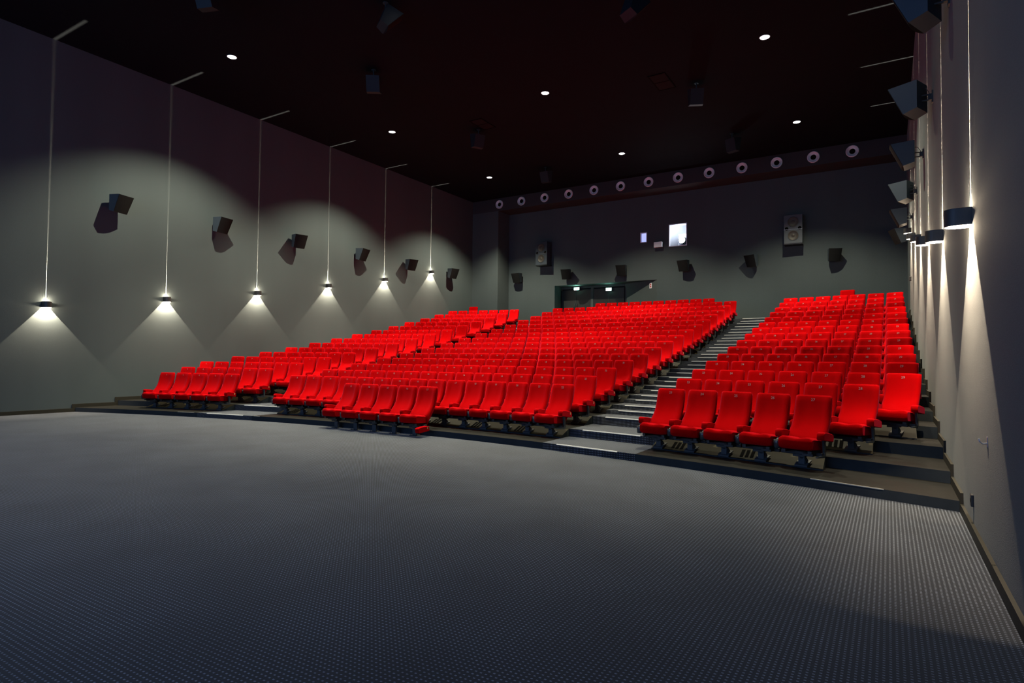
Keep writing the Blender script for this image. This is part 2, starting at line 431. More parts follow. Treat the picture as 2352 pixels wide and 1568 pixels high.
# the two stepped skirtings and floor skirtings
for s, nm in ((-1, 'left'), (1, 'right')):
    xw = XR if s > 0 else XL
    b = MB(); th = 0.028
    xa, xb = (xw - th, xw) if s > 0 else (xw, xw + th)
    y_end = nose_y(0, xw) - 0.07
    b.box(xa, xb, YF, y_end, 0, 0.10)
    for i in range(NT):
        y0 = nose_y(i, xw) - 0.07; y1 = (nose_y(i + 1, xw) - 0.07) if i < NT - 1 else (YBULK if s < 0 else YB)
        zl = tread(i - 1) if i else 0.0
        b.box(xa, xb, y0, y1, tread(i) - 0.02, tread(i) + 0.10)
        b.box(xa, xb, y0, y0 + 0.075, zl, tread(i) - 0.02)
    struct(b.obj('baseboard_' + nm, 'skirt'), 'stepped dark skirting following the tiers')

# ------------------------------------------------------------------ rear doors
door_z0 = ZT
for di, (x0, x1) in enumerate(((-5.46, -3.74), (-3.60, -1.92))):
    d = struct(thing('door_%d' % (di + 1), 'x', 'door'), None); del d['category']; del d['label']
    d.location = ((x0 + x1) / 2, YB + ND, door_z0); hw = (x1 - x0) / 2
    for s in (-1, 1):
        q = MB(); a, c = (-hw, -0.01) if s < 0 else (0.01, hw)
        q.box(a, c, -0.05, 0.0, 0.0, 1.98, bev=0.006); q.obj('door_leaf', 'doorm', d)
        q = MB(); q.tube([(s * 0.06, -0.05, 0.95), (s * 0.06, -0.10, 0.97), (s * 0.06, -0.10, 1.25), (s * 0.06, -0.05, 1.27)], 0.012); q.obj('pull_handle', 'steel', d)
    q = MB(); q.box(-0.012, 0.012, -0.062, -0.045, 0.0, 1.93); q.obj('astragal', 'steel', d)
b = MB(); b.box(-3.74, -3.60, YB + ND - 0.08, YB + ND + 0.02, door_z0, 5.37); struct(b.obj('trim_1', 'niche'), 'post between the two pairs of rear doors')
for k, (x, z, wd) in enumerate(((-4.52, 5.34, 'left'), (-2.72, 5.22, 'right'))):
    t = thing('exit_sign', 'glowing green exit light above the %s pair of rear doors' % wd, 'exit sign', (x, YB + ND - 0.12, z))
    q = MB(); q.box(-0.17, 0.17, -0.03, 0.06, -0.085, 0.085, bev=0.008); q.obj('housing', 'body', t)
    q = MB(); q.box(-0.15, 0.15, -0.038, -0.031, -0.068, 0.068); q.obj('sign_face', 'exit', t)
    ld = bpy.data.lights.new('exit_light', 'POINT'); ld.energy = 3; ld.color = (0.3, 1.0, 0.7); ld.shadow_soft_size = 0.08
    lo = bpy.data.objects.new('exit_light', ld); COL.objects.link(lo); lo.parent = t; lo.location = (0, -0.10, 0)
# small notice on the splayed niche wall
ang = math.atan2(ND, -1.9)
t = thing('safety_notice', 'small white notice with red print on the niche wall beside the doors', 'notice', (-0.36, YB + 0.36 * ND / 1.9 - 0.01, 5.22), ang + math.pi)
q = MB(); q.box(-0.07, 0.07, -0.006, 0.0, -0.13, 0.13); q.obj('card', 'white', t)
M['redp'] = mat_plain('red_print', (0.5, 0.02, 0.02), 0.6, var=0.05)
q = MB(); q.box(-0.035, 0.035, -0.009, -0.006, 0.02, 0.09); q.box(-0.035, 0.035, -0.009, -0.006, -0.08, -0.01); q.obj('print', 'redp', t)

# ------------------------------------------------------------------ projection ports
def port(x0, x1, z0, z1, idx, lab):
    f = struct(thing('window_%d' % idx, 'x', 'w'), lab); del f['category']
    q = MB(); w_ = 0.035
    q.box(x0, x1, YB - 0.02, YB + 0.3, z0, z0 + w_); q.box(x0, x1, YB - 0.02, YB + 0.3, z1 - w_, z1)
    q.box(x0, x0 + w_, YB - 0.02, YB + 0.3, z0 + w_, z1 - w_); q.box(x1 - w_, x1, YB - 0.02, YB + 0.3, z0 + w_, z1 - w_)
    q.obj('window_frame', 'white', f)
    return f
f1 = port(PX0, PX1, PZ0, PZ1, 1, 'brightly lit projection port')
f2 = port(QX0, QX1, QZ0, QZ1, 2, 'small viewing port left of the projector')
q = MB(); q.box(QX0 + 0.035, QX1 - 0.035, YB + 0.12, YB + 0.13, QZ0 + 0.035, QZ1 - 0.035); q.obj('pane', 'portglow', f2)
pr = thing('projector', 'film projector shining a brilliant white lens through the port', 'projector', (1.12, YB + 0.55, 7.30))
q = MB(); q.box(-0.30, 0.30, 0.0, 0.5, -0.30, 0.35, bev=0.03); q.obj('projector_body', 'white', pr)
q = MB(); q.lathe((0, 0, 0), [(0.0, 0.02), (0.17, 0.02), (0.17, -0.34), (0.15, -0.36), (0.15, -0.30)], 28, 0, 'y'); q.obj('lens_barrel', 'black', pr)
q = MB(); q.lathe((0, 0, 0), [(0.0, -0.345), (0.08, -0.338), (0.15, -0.32)], 28, 0, 'y'); q.obj('lens', 'lens', pr)
for nm, loc, e in (('port_fill', (1.0, YB + 0.35, 7.75), 22), ('booth_fill', (0.2, YB + 0.8, 8.2), 25)):  # added point lights that brighten the port and the booth interior
    ld = bpy.data.lights.new(nm, 'POINT'); ld.energy = e; ld.color = (0.8, 0.9, 1.0); ld.shadow_soft_size = 0.08
    lo = bpy.data.objects.new(nm, ld); COL.objects.link(lo); lo.location = loc
t = thing('wall_box', 'small pale box on the back wall between the two ports', 'box', (0.10, YB - 0.12, 7.11))
q = MB(); q.box(-0.20, 0.20, -0.10, 0.06, -0.13, 0.13, bev=0.012); q.obj('housing', 'white', t)
q = MB(); q.box(-0.06, 0.06, 0.05, 0.12, -0.05, 0.05); q.obj('bracket', 'black', t)

# ------------------------------------------------------------------ round air diffusers
ring0 = None
for k in range(13):
    x = -8.273 + 1.372 * k
    lab = 'round metal air diffuser on the bulkhead, %s from the left end' % ORD[k + 1]
    if ring0 is None:
        t = thing('air_diffuser', lab, 'air diffuser', (x, YBULK, 9.877), 0, 'round diffusers along the bulkhead')
        q = MB(); q.lathe((0, 0, 0), [(0.228, 0.0), (0.230, -0.045), (0.222, -0.055), (0.202, -0.056), (0.190, -0.045), (0.160, -0.022), (0.130, -0.012), (0.106, -0.010), (0.104, -0.004)], 32, 0, 'y'); r1 = q.obj('flange', 'ring', t)
        q = MB(); q.cyl((0.0, -0.009, 0), 0.105, 0.003, 24, 0, 'y'); q.obj('throat', 'dark', t)
        ring0 = t
    else:
        t = ring0.copy(); COL.objects.link(t); t.location = (x, YBULK, 9.877); t['label'] = lab
        for c in ring0.children:
            n = c.copy(); COL.objects.link(n); n.parent = t

# ------------------------------------------------------------------ loudspeakers
def surround_parts(t, paint='spk'):
    # wedge cabinet: back at y=+, front at y=-, deeper at the top, so the front leans down
    q = MB()
    side = [(-0.42, 0.24), (0.0, 0.27), (0.0, -0.19), (-0.20, -0.25)]
    wf, wb = 0.245, 0.195
    def X(p, s): return s * (wb + (wf - wb) * (-p[0]) / 0.42)
    v = [(X(p, -1), p[0], p[1]) for p in side] + [(X(p, 1), p[0], p[1]) for p in side]
    q.add(v, [(0, 1, 2, 3), (7, 6, 5, 4), (1, 5, 6, 2), (0, 4, 5, 1), (3, 2, 6, 7), (0, 3, 7, 4)])
    q.obj('cabinet', paint, t)
    # gently bowed grille, in columns
    q = MB(); n = 8; fr = [(-0.425, 0.236), (-0.205, -0.246)]
    v = []
    for k in range(n + 1):
        u = -1 + 2 * k / n; bow = 0.035 * (1 - u * u)
        for p in fr: v.append((u * (wb + (wf - wb) * (-p[0]) / 0.42 - 0.003), p[0] - 0.004 - bow * 0.9, p[1] - bow * 0.4))
    for k in range(n + 1):
        u = -1 + 2 * k / n
        for p in fr: v.append((u * (wb + (wf - wb) * (-p[0]) / 0.42 - 0.003), p[0] + 0.012, p[1] + 0.002))
    m2 = 2 * (n + 1); fs = []
    for k in range(n):
        a = 2 * k
        fs.append((a, a + 1, a + 3, a + 2)); fs.append((a, a + 2, m2 + a + 2, m2 + a)); fs.append((a + 1, m2 + a + 1, m2 + a + 3, a + 3))
    fs.append((0, m2, m2 + 1, 1)); fs.append((2 * n, 2 * n + 1, m2 + 2 * n + 1, m2 + 2 * n))
    q.add(v, fs); q.obj('grille', 'grille', t)
def wall_bracket(t, rz):
    q = MB()
    q.box(-0.045, 0.045, 0.13, 0.15, -0.10, 0.10)
    q.box(-0.03, 0.03, 0.08, 0.135, -0.05, 0.05)
    q.box(-0.012, 0.012, -0.01, 0.09, 0.035, 0.055); q.box(-0.012, 0.012, -0.01, 0.09, -0.055, -0.035)
    o = q.obj('bracket', 'body', t)
    q = MB(); q.tube([(0.03, 0.0, 0.16), (0.03, 0.05, 0.15), (0.03, 0.09, 0.08), (0.02, 0.10, 0.03)], 0.006, 6); q.obj('cable', 'black', t)
names_side = ['nearest the screen', 'second from the screen', 'third from the screen', 'fourth from the screen', 'fifth from the screen', 'nearest the back wall']
def surround(x, y, z, face, turn, label, group):
    # face: direction the back points to; turn: extra swivel about the bracket
    t = thing('surround_speaker', label, 'loudspeaker', (x, y, z), face, group)
    surround_parts(t)
    for c in t.children:
        c.rotation_euler = (0, 0, turn)
    wall_bracket(t, 0)
    return t
YSP = [8.83, 12.03, 15.24, 18.44, 21.64, 24.84]
turnL = [16, 10, -12, 8, -14, -12]
for k, y in enumerate(YSP):
    surround(XL + 0.15, y, 5.98, R(90), R(turnL[k]), 'black wedge loudspeaker on the left wall, ' + names_side[k], 'surround speakers on the left wall')
turnR = [-24, -24, -4, -24, 0, 22]
for k, y in enumerate(YSP):
    surround(XR - 0.15, y, 5.98, R(-90), R(turnR[k]), 'black wedge loudspeaker on the right wall, ' + names_side[k], 'surround speakers on the right wall')
XBK = [-7.61, -4.70, -1.67, 1.38, 4.39, 7.43]
turnB = [0, 12, 4, -6, -22, 18]
pos_b = ['leftmost, low beside the pier', 'above the left end of the niche', 'above the right half of the niche', 'below the bright projector', 'below and left of the pale cabinet', 'nearest the right wall']
for k, x in enumerate(XBK):
    surround(x, YB - 0.15, 5.98, 0, R(turnB[k]), 'black wedge loudspeaker on the back wall, ' + pos_b[k], 'surround speakers on the back wall')
def big_speaker(x, y, z, rz, label, mat):
    t = thing('effects_speaker', label, 'loudspeaker', (x, y, z), rz, 'two-cone speakers on the back wall')
    q = MB(); q.box(-0.355, 0.355, -0.0, 0.38, -0.605, 0.605, bev=0.012); q.obj('cabinet', mat, t)
    for zz in (0.30, -0.27):
        q = MB(); q.lathe((0, 0, zz), [(0.205, 0.0), (0.205, -0.012), (0.185, -0.014), (0.175, -0.002), (0.08, -0.001), (0.07, -0.001)], 28, 0, 'y')
        q.lathe((0, 0, zz), [(0.07, -0.0015), (0.045, -0.012), (0.0, -0.02)], 28, 0, 'y'); d = q.obj('driver', 'cone', t)
        q = MB(); q.lathe((0, 0, zz), [(0.222, 0.0), (0.222, -0.008), (0.204, -0.012), (0.200, -0.001)], 28, 0, 'y'); q.obj('surround_rim', mat, d)
    for sx in (-1, 1):
        q = MB(); q.cyl((sx * 0.25, -0.003, 0.03), 0.07, 0.003, 20, 0, 'y'); q.obj('bass_port', 'dark', t)
    q = MB(); q.box(-0.355, 0.355, -0.006, 0.0, -0.012, -0.004); q.obj('seam', 'alu', t)
    q = MB(); q.box(-0.36, 0.36, 0.02, 0.48, -0.635, -0.605); q.box(-0.30, 0.30, 0.38, 0.48, -0.55, 0.55); q.obj('mount', 'black', t)
big_speaker(-6.05, YB - 0.50, 7.16, R(-4), 'dark two-cone loudspeaker high on the back wall, left of the niche', 'spk')
big_speaker(5.985, YB - 0.50, 7.17, R(2), 'pale grey two-cone loudspeaker high on the back wall', 'bigspk')
# speakers hanging under the ceiling
for x, y, rz, ti, lab in ((-3.9, 7.85, 200, -25, 'left ceiling row, first from the screen'), (-3.72, 13.0, 215, -25, 'left ceiling row, second from the screen'),
                          (-3.7, 18.45, 240, -20, 'left ceiling row, third from the screen'), (-3.65, 23.6, 180, -20, 'left ceiling row, last before the bulkhead'),
                          (-1.0, 10.65, 150, 20, 'alone over the middle block'), (4.37, 13.0, 150, 20, 'right ceiling row, second from the screen'),
                          (4.33, 18.75, 205, -25, 'right ceiling row, third from the screen'), (4.37, 23.6, 160, -15, 'right ceiling row, last before the bulkhead')):
    t = thing('ceiling_speaker', 'black wedge loudspeaker hung from the ceiling, ' + lab, 'loudspeaker', (x, y, H), R(rz), 'loudspeakers hung under the ceiling')
    surround_parts(t, 'spkshade')
    for c in t.children:
        c.location = (0, 0.1, -0.5 if x != -1.0 else -0.36); c.rotation_euler = (R(ti), 0, 0)
    q = MB(); q.cyl((0, 0.0, -0.30), 0.018, 0.30, 10); q.cyl((0, 0, -0.015), 0.07, 0.015, 16); q.cyl((0, 0, -0.335), 0.035, 0.04, 12); q.obj('drop_pole', 'steel', t)

# ------------------------------------------------------------------ ceiling grilles and downlights
for x, y, w_, d_, lab in ((3.445, 18.11, 0.54, 1.12, 'over the right half of the seats'), (-3.26, 18.08, 0.53, 0.95, 'over the left half of the seats')):
    t = thing('ceiling_grille', 'dark rectangular ceiling grille ' + lab, 'air grille', (x, y, H))
    q = MB(); e = 0.03
    q.box(-w_/2, w_/2, -d_/2, -d_/2 + e, -0.02, 0); q.box(-w_/2, w_/2, d_/2 - e, d_/2, -0.02, 0); q.box(-w_/2, -w_/2 + e, -d_/2 + e, d_/2 - e, -0.02, 0); q.box(w_/2 - e, w_/2, -d_/2 + e, d_/2 - e, -0.02, 0); q.box(-w_/2 + e, w_/2 - e, -0.012, 0.012, -0.02, 0)
    q.obj('grille_frame', 'dark', t)
    for s in (-1, 1):
        q = MB(); q.box(-w_/2 + e, w_/2 - e, min(s * 0.012, s * (d_/2 - e)), max(s * 0.012, s * (d_/2 - e)), -0.012, -0.002); q.obj('grille_panel', 'grille', t)
def spot(name, loc, energy, size, blend, radius, color, parent=None, rot=(0, 0, 0)):
    ld = bpy.data.lights.new(name, 'SPOT'); ld.energy = energy; ld.spot_size = size; ld.spot_blend = blend; ld.shadow_soft_size = radius; ld.color = color
    lo = bpy.data.objects.new(name, ld); COL.objects.link(lo); lo.location = loc; lo.rotation_euler = rot
    if parent is not None: lo.parent = parent
    return lo
cols = ((-6.68, 'left column'), (-0.04, 'middle column'), (6.60, 'right column'))
rws = ((3.69, 'over the open carpet'), (10.33, 'over the front tiers'), (16.97, 'over the middle tiers'), (23.61, 'over the rear tiers'))
for x, cn in cols:
    for j, (y, rn) in enumerate(rws):
        t = thing('downlight', 'round recessed ceiling downlight, %s, %s' % (cn, rn), 'downlight', (x, y, H), 0, 'round downlights in the ceiling')
        q = MB(); q.lathe((0, 0, 0), [(0.15, 0.0), (0.15, -0.008), (0.125, -0.012), (0.122, 0.0)], 28); q.obj('trim_ring', 'spk', t)
        q = MB(); q.cyl((0, 0, -0.006), 0.121, 0.004, 28); q.obj('lamp_glass', 'lampdisc', t)
        if j:
            dim = x > 5 and j == 1      # this lamp burns lower than the others
            spot('downlight_core', (0, 0, -0.02), P_DOWN_CORE * (0.75 if dim else 1.0), R(62), 1.0, 0.03, WARM, t)
            spot('downlight_spill', (0, 0, -0.02), P_DOWN_WIDE * (0.12 if dim else (1.45 if x < -5 else 1.0)), R(100 if (abs(x) < 1 and j == 1) else 114), 0.5, 0.03, WARM, t)

# ------------------------------------------------------------------ wall sconces
YSC = [7.25, 10.45, 13.68, 16.92, 20.16, 23.42]
ZSC = [2.93, 3.36, 3.88, 4.50, 5.14, 5.90]
YSC_R = [6.98, 10.32, 13.68, 16.92, 20.16, 23.42]
def sconce(x, y, z, rz, label, group):
    # local +x points into the room, wall at local x=0
    t = thing('wall_sconce', label, 'wall lamp', (x, y, z), rz, group)
    hh, hw, dp, th = 0.080, 0.092, 0.208, 0.006
    def outline(w_, d_):
        pts = [(0.0, -w_), (d_ - w_, -w_)]
        for k in range(1, 12):
            a = -math.pi / 2 + math.pi * k / 12; pts.append((d_ - w_ + w_ * math.cos(a), w_ * math.sin(a)))
        pts += [(d_ - w_, w_), (0.0, w_)]
        return pts
    q = MB(); o = outline(hw, dp); n_in = outline(hw - th, dp - th); n = len(o)
    v = [(p[0], p[1], -hh) for p in o] + [(p[0], p[1], hh) for p in o]
    q.add(v, [(k, k + 1, k + 1 + n, k + n) for k in range(n - 1)], 0, True)
    v = [(p[0], p[1], -hh) for p in n_in] + [(p[0], p[1], hh - 0.004) for p in n_in]
    q.add(v, [(k + 1, k, k + n, k + 1 + n) for k in range(n - 1)], 1, True)
    v = [(p[0], p[1], -hh) for p in o] + [(p[0], p[1], -hh) for p in n_in]
    q.add(v, [(k + 1, k, k + n, k + 1 + n) for k in range(n - 1)], 0)
    q.obj('shade', ['body', 'inner'], t)
    # top cap with the narrow slit that throws the thin line of light up the wall
    sl, sx = 0.0004, 0.094
    q = MB()
    for s in (-1, 1):
        poly = [(0.0, s * sl), (sx, s * sl), (sx, s * hw), (0.0, s * hw)]
        q.prism(poly if s > 0 else poly[::-1], hh - 0.003, hh, 'z')
    poly = [(sx, -hw)] + [p for p in o if p[0] > sx] + [(sx, hw)]
    q.prism(poly, hh - 0.003, hh, 'z')
    q.obj('slit_cap', 'body', t)
    q = MB(); q.cyl((0.155, 0, hh - 0.028), 0.024, 0.020, 16); q.obj('lamp_holder', 'inner', t)
    spot('sconce_down', (0.10, 0, 0.019), P_SC_DOWN, R(128), 0.6, 0.002, SCW, t, (0, R(30), 0))
    spot('sconce_up', (0.075, 0, 0.0), P_SC_UP, R(70), 1.0, 0.0004, SCW, t, (math.pi, 0, 0))
    for zz, e in ((hh + 0.02, P_SC_GLOW), (-hh - 0.02, P_SC_GLOW * 1.4)):
        ld = bpy.data.lights.new('sconce_glow', 'POINT'); ld.energy = e; ld.color = (1.0, 0.80, 0.55); ld.shadow_soft_size = 0.015
        lo = bpy.data.objects.new('sconce_glow', ld); COL.objects.link(lo); lo.parent = t; lo.location = (0.09, 0, zz)
    return t
for k in range(6):
    nth = ['first', 'second', 'third', 'fourth', 'fifth', 'last'][k]
    sconce(XL, YSC[k], ZSC[k], 0.0, 'small dark up-and-down lamp on the left wall, %s from the screen' % nth, 'lamps along the left wall')
    sconce(XR, YSC_R[k], ZSC[k], math.pi, 'small dark up-and-down lamp on the right wall, %s from the screen' % nth, 'lamps along the right wall')

# ------------------------------------------------------------------ small fittings on the right wall
t = thing('wall_hook', 'small bright metal hook on the right wall above the first tier', 'hook', (XR, 6.07, 0.945))
q = MB(); q.box(-0.004, 0.0, -0.02, 0.02, -0.03, 0.05); q.obj('hook_plate', 'alu', t)
q = MB(); q.tube([(0, 0, 0.0), (-0.03, 0, -0.005), (-0.05, 0, 0.01), (-0.055, 0, 0.035)], 0.006); q.obj('hook_arm', 'alu', t)
t = thing('wall_socket', 'small dark socket low on the right wall near the first tier', 'socket', (XR, 7.07, 0.31))
q = MB(); q.box(-0.022, 0.0, -0.04, 0.04, -0.055, 0.055, bev=0.004); q.obj('socket_plate', 'body', t)
q = MB(); q.cyl((-0.024, 0, 0), 0.02, 0.003, 12, 0, 'x'); q.obj('socket_face', 'dark', t)
t = thing('wall_sensor', 'tiny dark sensor box on the right wall near the back', 'sensor', (XR, 23.7, 4.37))
q = MB(); q.box(-0.06, 0.0, -0.05, 0.05, -0.07, 0.07, bev=0.006); q.obj('sensor_case', 'body', t)

# ------------------------------------------------------------------ seats
# seat space: origin on the tread below the top of the backrest; the sitter looks towards -y
FRONT = [(-0.395, 0.385), (-0.345, 0.44), (-0.283, 0.495), (-0.218, 0.555), (-0.162, 0.63), (-0.124, 0.72), (-0.099, 0.81), (-0.082, 0.90), (-0.070, 0.965), (-0.055, 0.992)]
BACK = [(-0.350, 0.20), (-0.292, 0.29), (-0.222, 0.38), (-0.155, 0.47), (-0.097, 0.57), (-0.046, 0.68), (-0.016, 0.79), (-0.002, 0.88), (0.002, 0.95), (-0.006, 0.990)]
def backrest_mesh():
    q = MB(); NX = 12; hw = 0.246
    n = len(FRONT); v = []
    for j in range(n):
        f, bk = FRONT[j], BACK[j]
        for k in range(NX + 1):
            u = -1 + 2 * k / NX
            e = max(0.0, abs(u) - 0.80) / 0.20
            round_ = 0.022 * e * e
            wings = 0.034 * (min(1.0, max(0.0, (abs(u) - 0.35) / 0.45)) ** 2) * (0.4 + 0.6 * math.sin(math.pi * min(1, j / (n - 1))))
            top = -0.014 * e * e if j >= n - 2 else 0.0
            v.append((u * hw, f[0] - wings + round_ + 0.008, f[1] + top))
    off = len(v)
    for j in range(n):
        bk = BACK[j]
        for k in range(NX + 1):
            u = -1 + 2 * k / NX
            e = max(0.0, abs(u) - 0.80) / 0.20
            top = -0.014 * e * e if j >= n - 2 else 0.0
            v.append((u * hw * 0.985, bk[0] - 0.02 * e * e, bk[1] + top))
    W = NX + 1; fs = []
    for j in range(n - 1):
        for k in range(NX):
            a = j * W + k; fs.append((a, a + 1, a + W + 1, a + W))
            a += off; fs.append((a + 1, a, a + W, a + W + 1))
    for k in range(NX):
        a = (n - 1) * W + k; fs.append((a, a + 1, off + a + 1, off + a))
        a = k; fs.append((a + 1, a, off + a, off + a + 1))
    for j in range(n - 1):
        a = j * W; fs.append((a, a + W, off + a + W, off + a))
        a = j * W + NX; fs.append((a + W, a, off + a, off + a + W))
    q.add(v, fs, 0, True)
    return q.mesh('backrest', 'red')
def cushion_mesh():
    # outline in side view, wavy across the front lip
    q = MB(); NX = 10; hw = 0.228
    prof = [(-0.375, 0.402), (-0.45, 0.412), (-0.55, 0.423), (-0.63, 0.431), (-0.678, 0.432), (-0.694, 0.420), (-0.702, 0.385), (-0.700, 0.330), (-0.694, 0.292), (-0.675, 0.274), (-0.50, 0.262), (-0.375, 0.258)]
    n = len(prof); v = []
    for j, p in enumerate(prof):
        for k in range(NX + 1):
            u = -1 + 2 * k / NX
            e = max(0.0, abs(u) - 0.75) / 0.25
            z = p[1]
            if j <= 5: z += 0.016 * math.cos(u * math.pi * 1.5) * (-0.6) - 0.020 * e * e + 0.004
            else: z += 0.012 * e * e
            y = p[0] + (0.02 * e * e if 3 <= j <= 9 else 0.0)
            v.append((u * hw, y, z))
    W = NX + 1; fs = []
    for j in range(n - 1):
        for k in range(NX):
            a = j * W + k; fs.append((a + W, a + W + 1, a + 1, a))
    q.add(v, fs, 0, True)
    L_ = [j * W for j in range(n)]; Rr = [j * W + NX for j in range(n)]
    q.add(v, [tuple(L_), tuple(reversed(Rr))], 0, False)
    return q.mesh('seat_cushion', 'red')
def arm_mesh():
    q = MB()
    side = [(-0.562, 0.498), (-0.550, 0.514), (-0.51, 0.520), (-0.40, 0.508), (-0.28, 0.484), (-0.235, 0.468), (-0.225, 0.42), (-0.235, 0.372), (-0.33, 0.382), (-0.45, 0.400), (-0.545, 0.412), (-0.562, 0.425)]
    n = len(side)
    c = (sum(p[0] for p in side) / n, sum(p[1] for p in side) / n)
    lay = [(-0.049, 0.88), (-0.040, 1.0), (0.040, 1.0), (0.049, 0.88)]
    v = []
    for x, s in lay:
        for p in side: v.append((x, c[0] + (p[0] - c[0]) * (1 - (1 - s) * 0.35), c[1] + (p[1] - c[1]) * s))
    fs = [tuple(range(n)), tuple(reversed(range(3 * n, 4 * n)))]
    q.add(v, fs, 0, False)
    q.add(v, [(l * n + k, (l + 1) * n + k, (l + 1) * n + (k + 1) % n, l * n + (k + 1) % n) for l in range(3) for k in range(n)], 0, True)
    return q.mesh('armrest', 'red')
def holder_mesh():
    q = MB(); q.lathe((0, -0.60, 0), [(0.0, 0.255), (0.034, 0.256), (0.043, 0.268), (0.047, 0.33), (0.047, 0.372), (0.041, 0.374), (0.039, 0.345), (0.0, 0.335)], 16)
    return q.mesh('cup_holder', 'holder')
def post_mesh():
    q = MB()
    q.prism([(-0.53, 0.42), (-0.46, 0.42), (-0.44, 0.33), (-0.40, 0.20), (-0.44, 0.185), (-0.50, 0.26), (-0.54, 0.37)], -0.012, 0.012, 'x')
    q.prism([(-0.60, 0.375), (-0.53, 0.42), (-0.51, 0.40), (-0.575, 0.345)], -0.016, 0.016, 'x')
    return q.mesh('arm_post', 'holder')
def end_post_mesh():
    q = MB()
    q.prism([(-0.46, 0.42), (-0.40, 0.41), (-0.38, 0.33), (-0.38, 0.20), (-0.42, 0.165), (-0.66, 0.185), (-0.66, 0.20), (-0.44, 0.20), (-0.43, 0.24), (-0.44, 0.34)], -0.014, 0.014, 'x')
    return q.mesh('arm_post', 'holder')
def frame_mesh():
    q = MB()
    q.box(-0.28, 0.28, -0.49, -0.41, 0.185, 0.235, bev=0.006)
    q.box(-0.20, -0.15, -0.64, -0.36, 0.225, 0.262); q.box(0.15, 0.20, -0.64, -0.36, 0.225, 0.262)
    q.box(0.06, 0.20, -0.60, -0.50, 0.19, 0.225)
    q.box(-0.10, 0.06, -0.52, -0.38, 0.16, 0.19)
    return q.mesh('seat_frame', 'black')
def leg_mesh():
    q = MB(); q.box(-0.045, 0.045, -0.475, -0.425, 0.05, 0.19, bev=0.005)
    q.prism([(-0.50, 0.19), (-0.40, 0.19), (-0.425, 0.13), (-0.475, 0.13)], -0.02, 0.02, 'x')
    return q.mesh('leg', 'steel')
def foot_mesh():
    q = MB()
    q.prism([(-0.50, 0.022), (-0.34, 0.09), (-0.335, 0.105), (-0.44, 0.075), (-0.50, 0.045)], -0.085, 0.085, 'x')
    q.prism([(-0.475, 0.04), (-0.36, 0.09), (-0.425, 0.15)], 0.045, 0.051, 'x'); q.prism([(-0.475, 0.04), (-0.36, 0.09), (-0.425, 0.15)], -0.051, -0.045, 'x')
    for sx in (-0.065, 0.065):
        q.cyl((sx, -0.45, 0.055), 0.010, 0.018, 8)
    return q.mesh('foot_plate', 'steel')
def floor_leg_mesh():
    q = MB(); q.box(-0.055, 0.055, -0.475, -0.425, 0.006, 0.19, bev=0.005)
    return q.mesh('leg', 'steel')
def floor_foot_mesh():
    q = MB(); q.box(-0.09, 0.09, -0.53, -0.37, 0.0, 0.012, bev=0.003)
    for sx in (-0.07, 0.07):
        q.cyl((sx, -0.50, 0.01), 0.010, 0.012, 8); q.cyl((sx, -0.40, 0.01), 0.010, 0.012, 8)
    return q.mesh('foot_plate', 'steel')
ME = dict(back=backrest_mesh(), cush=cushion_mesh(), arm=arm_mesh(), hold=holder_mesh(), post=post_mesh(), epost=end_post_mesh(),
          frame=frame_mesh(), leg=leg_mesh(), foot=foot_mesh(), fleg=floor_leg_mesh(), ffoot=floor_foot_mesh())
q = MB(); q.box(-0.004, 0.004, -0.30, -0.275, 0.43, 0.475); ME['tag'] = q.mesh('row_tag', 'tan')
NUM = {}
def num_mesh(k):
    if k in NUM: return NUM[k]
    cu = bpy.data.curves.new('seat_number', 'FONT'); cu.body = str(k); cu.size = 0.056; cu.align_x = 'CENTER'; cu.align_y = 'CENTER'
    cu.resolution_u = 2; cu.offset = 0.0002
    o = bpy.data.objects.new('tmp', cu); COL.objects.link(o)
    dg = bpy.context.evaluated_depsgraph_get()
    me = bpy.data.meshes.new_from_object(o.evaluated_get(dg))
    bpy.data.objects.remove(o); bpy.data.curves.remove(cu)
    me.name = 'seat_number'
    tilt = math.atan2(0.012, 0.065)
    me.transform(Matrix.Translation((0.0, -0.0745, 0.925)) @ Euler((R(90) - tilt, 0, 0)).to_matrix().to_4x4())
    me.materials.clear(); me.materials.append(M['num'])
    NUM[k] = me
    return me
def seat_parts(k, end_right=False, end_left=False, floor=False, low_arm=False, tagged=False, left_arm=True):
    """list of (name, mesh, offset, rotation, sub-parts)"""
    L0 = []
    I = (0, 0, 0)
    sub = [('seat_number', num_mesh(k), I, I, [])] if k else []
    L0.append(('backrest', ME['back'], I, I, sub))
    L0.append(('seat_cushion', ME['cush'], I, I, []))
    if left_arm:
        L0.append(('armrest', ME['arm'], (-0.28, 0, 0), I, []))
        L0.append(('cup_holder', ME['hold'], (-0.28, 0, 0), I, []))
        L0.append(('arm_post', ME['post'], (-0.28, 0, 0), I, []))
    if end_right:
        tg = [('row_tag', ME['tag'], (0.046, 0, 0), I, [])] if tagged else []
        if low_arm:
            L0.append(('armrest', ME['arm'], (0.30, -0.10, -0.20), I, tg))
        else:
            L0.append(('armrest', ME['arm'], (0.285, 0, 0), I, tg))
            L0.append(('arm_post', ME['epost'], (0.275, 0, 0), I, []))
    L0.append(('seat_frame', ME['frame'], I, I, []))
    L0.append(('leg', ME['fleg'] if floor else ME['leg'], I, I, [('foot_plate', ME['ffoot'] if floor else ME['foot'], I, I, [])]))
    return L0
seats = []   # (distance, key data)
def side_name(block, k, first, last):
    if block == 'middle':
        a, c = k - first + 1, last - k + 1
        return ('%s from the left aisle' % ORD[a]) if a < c else ('%s from the right aisle' % ORD[c])
    if block == 'right':
        return '%s from the aisle' % ORD[k - first + 1]
    return '%s from the aisle' % ORD[last - k + 1]
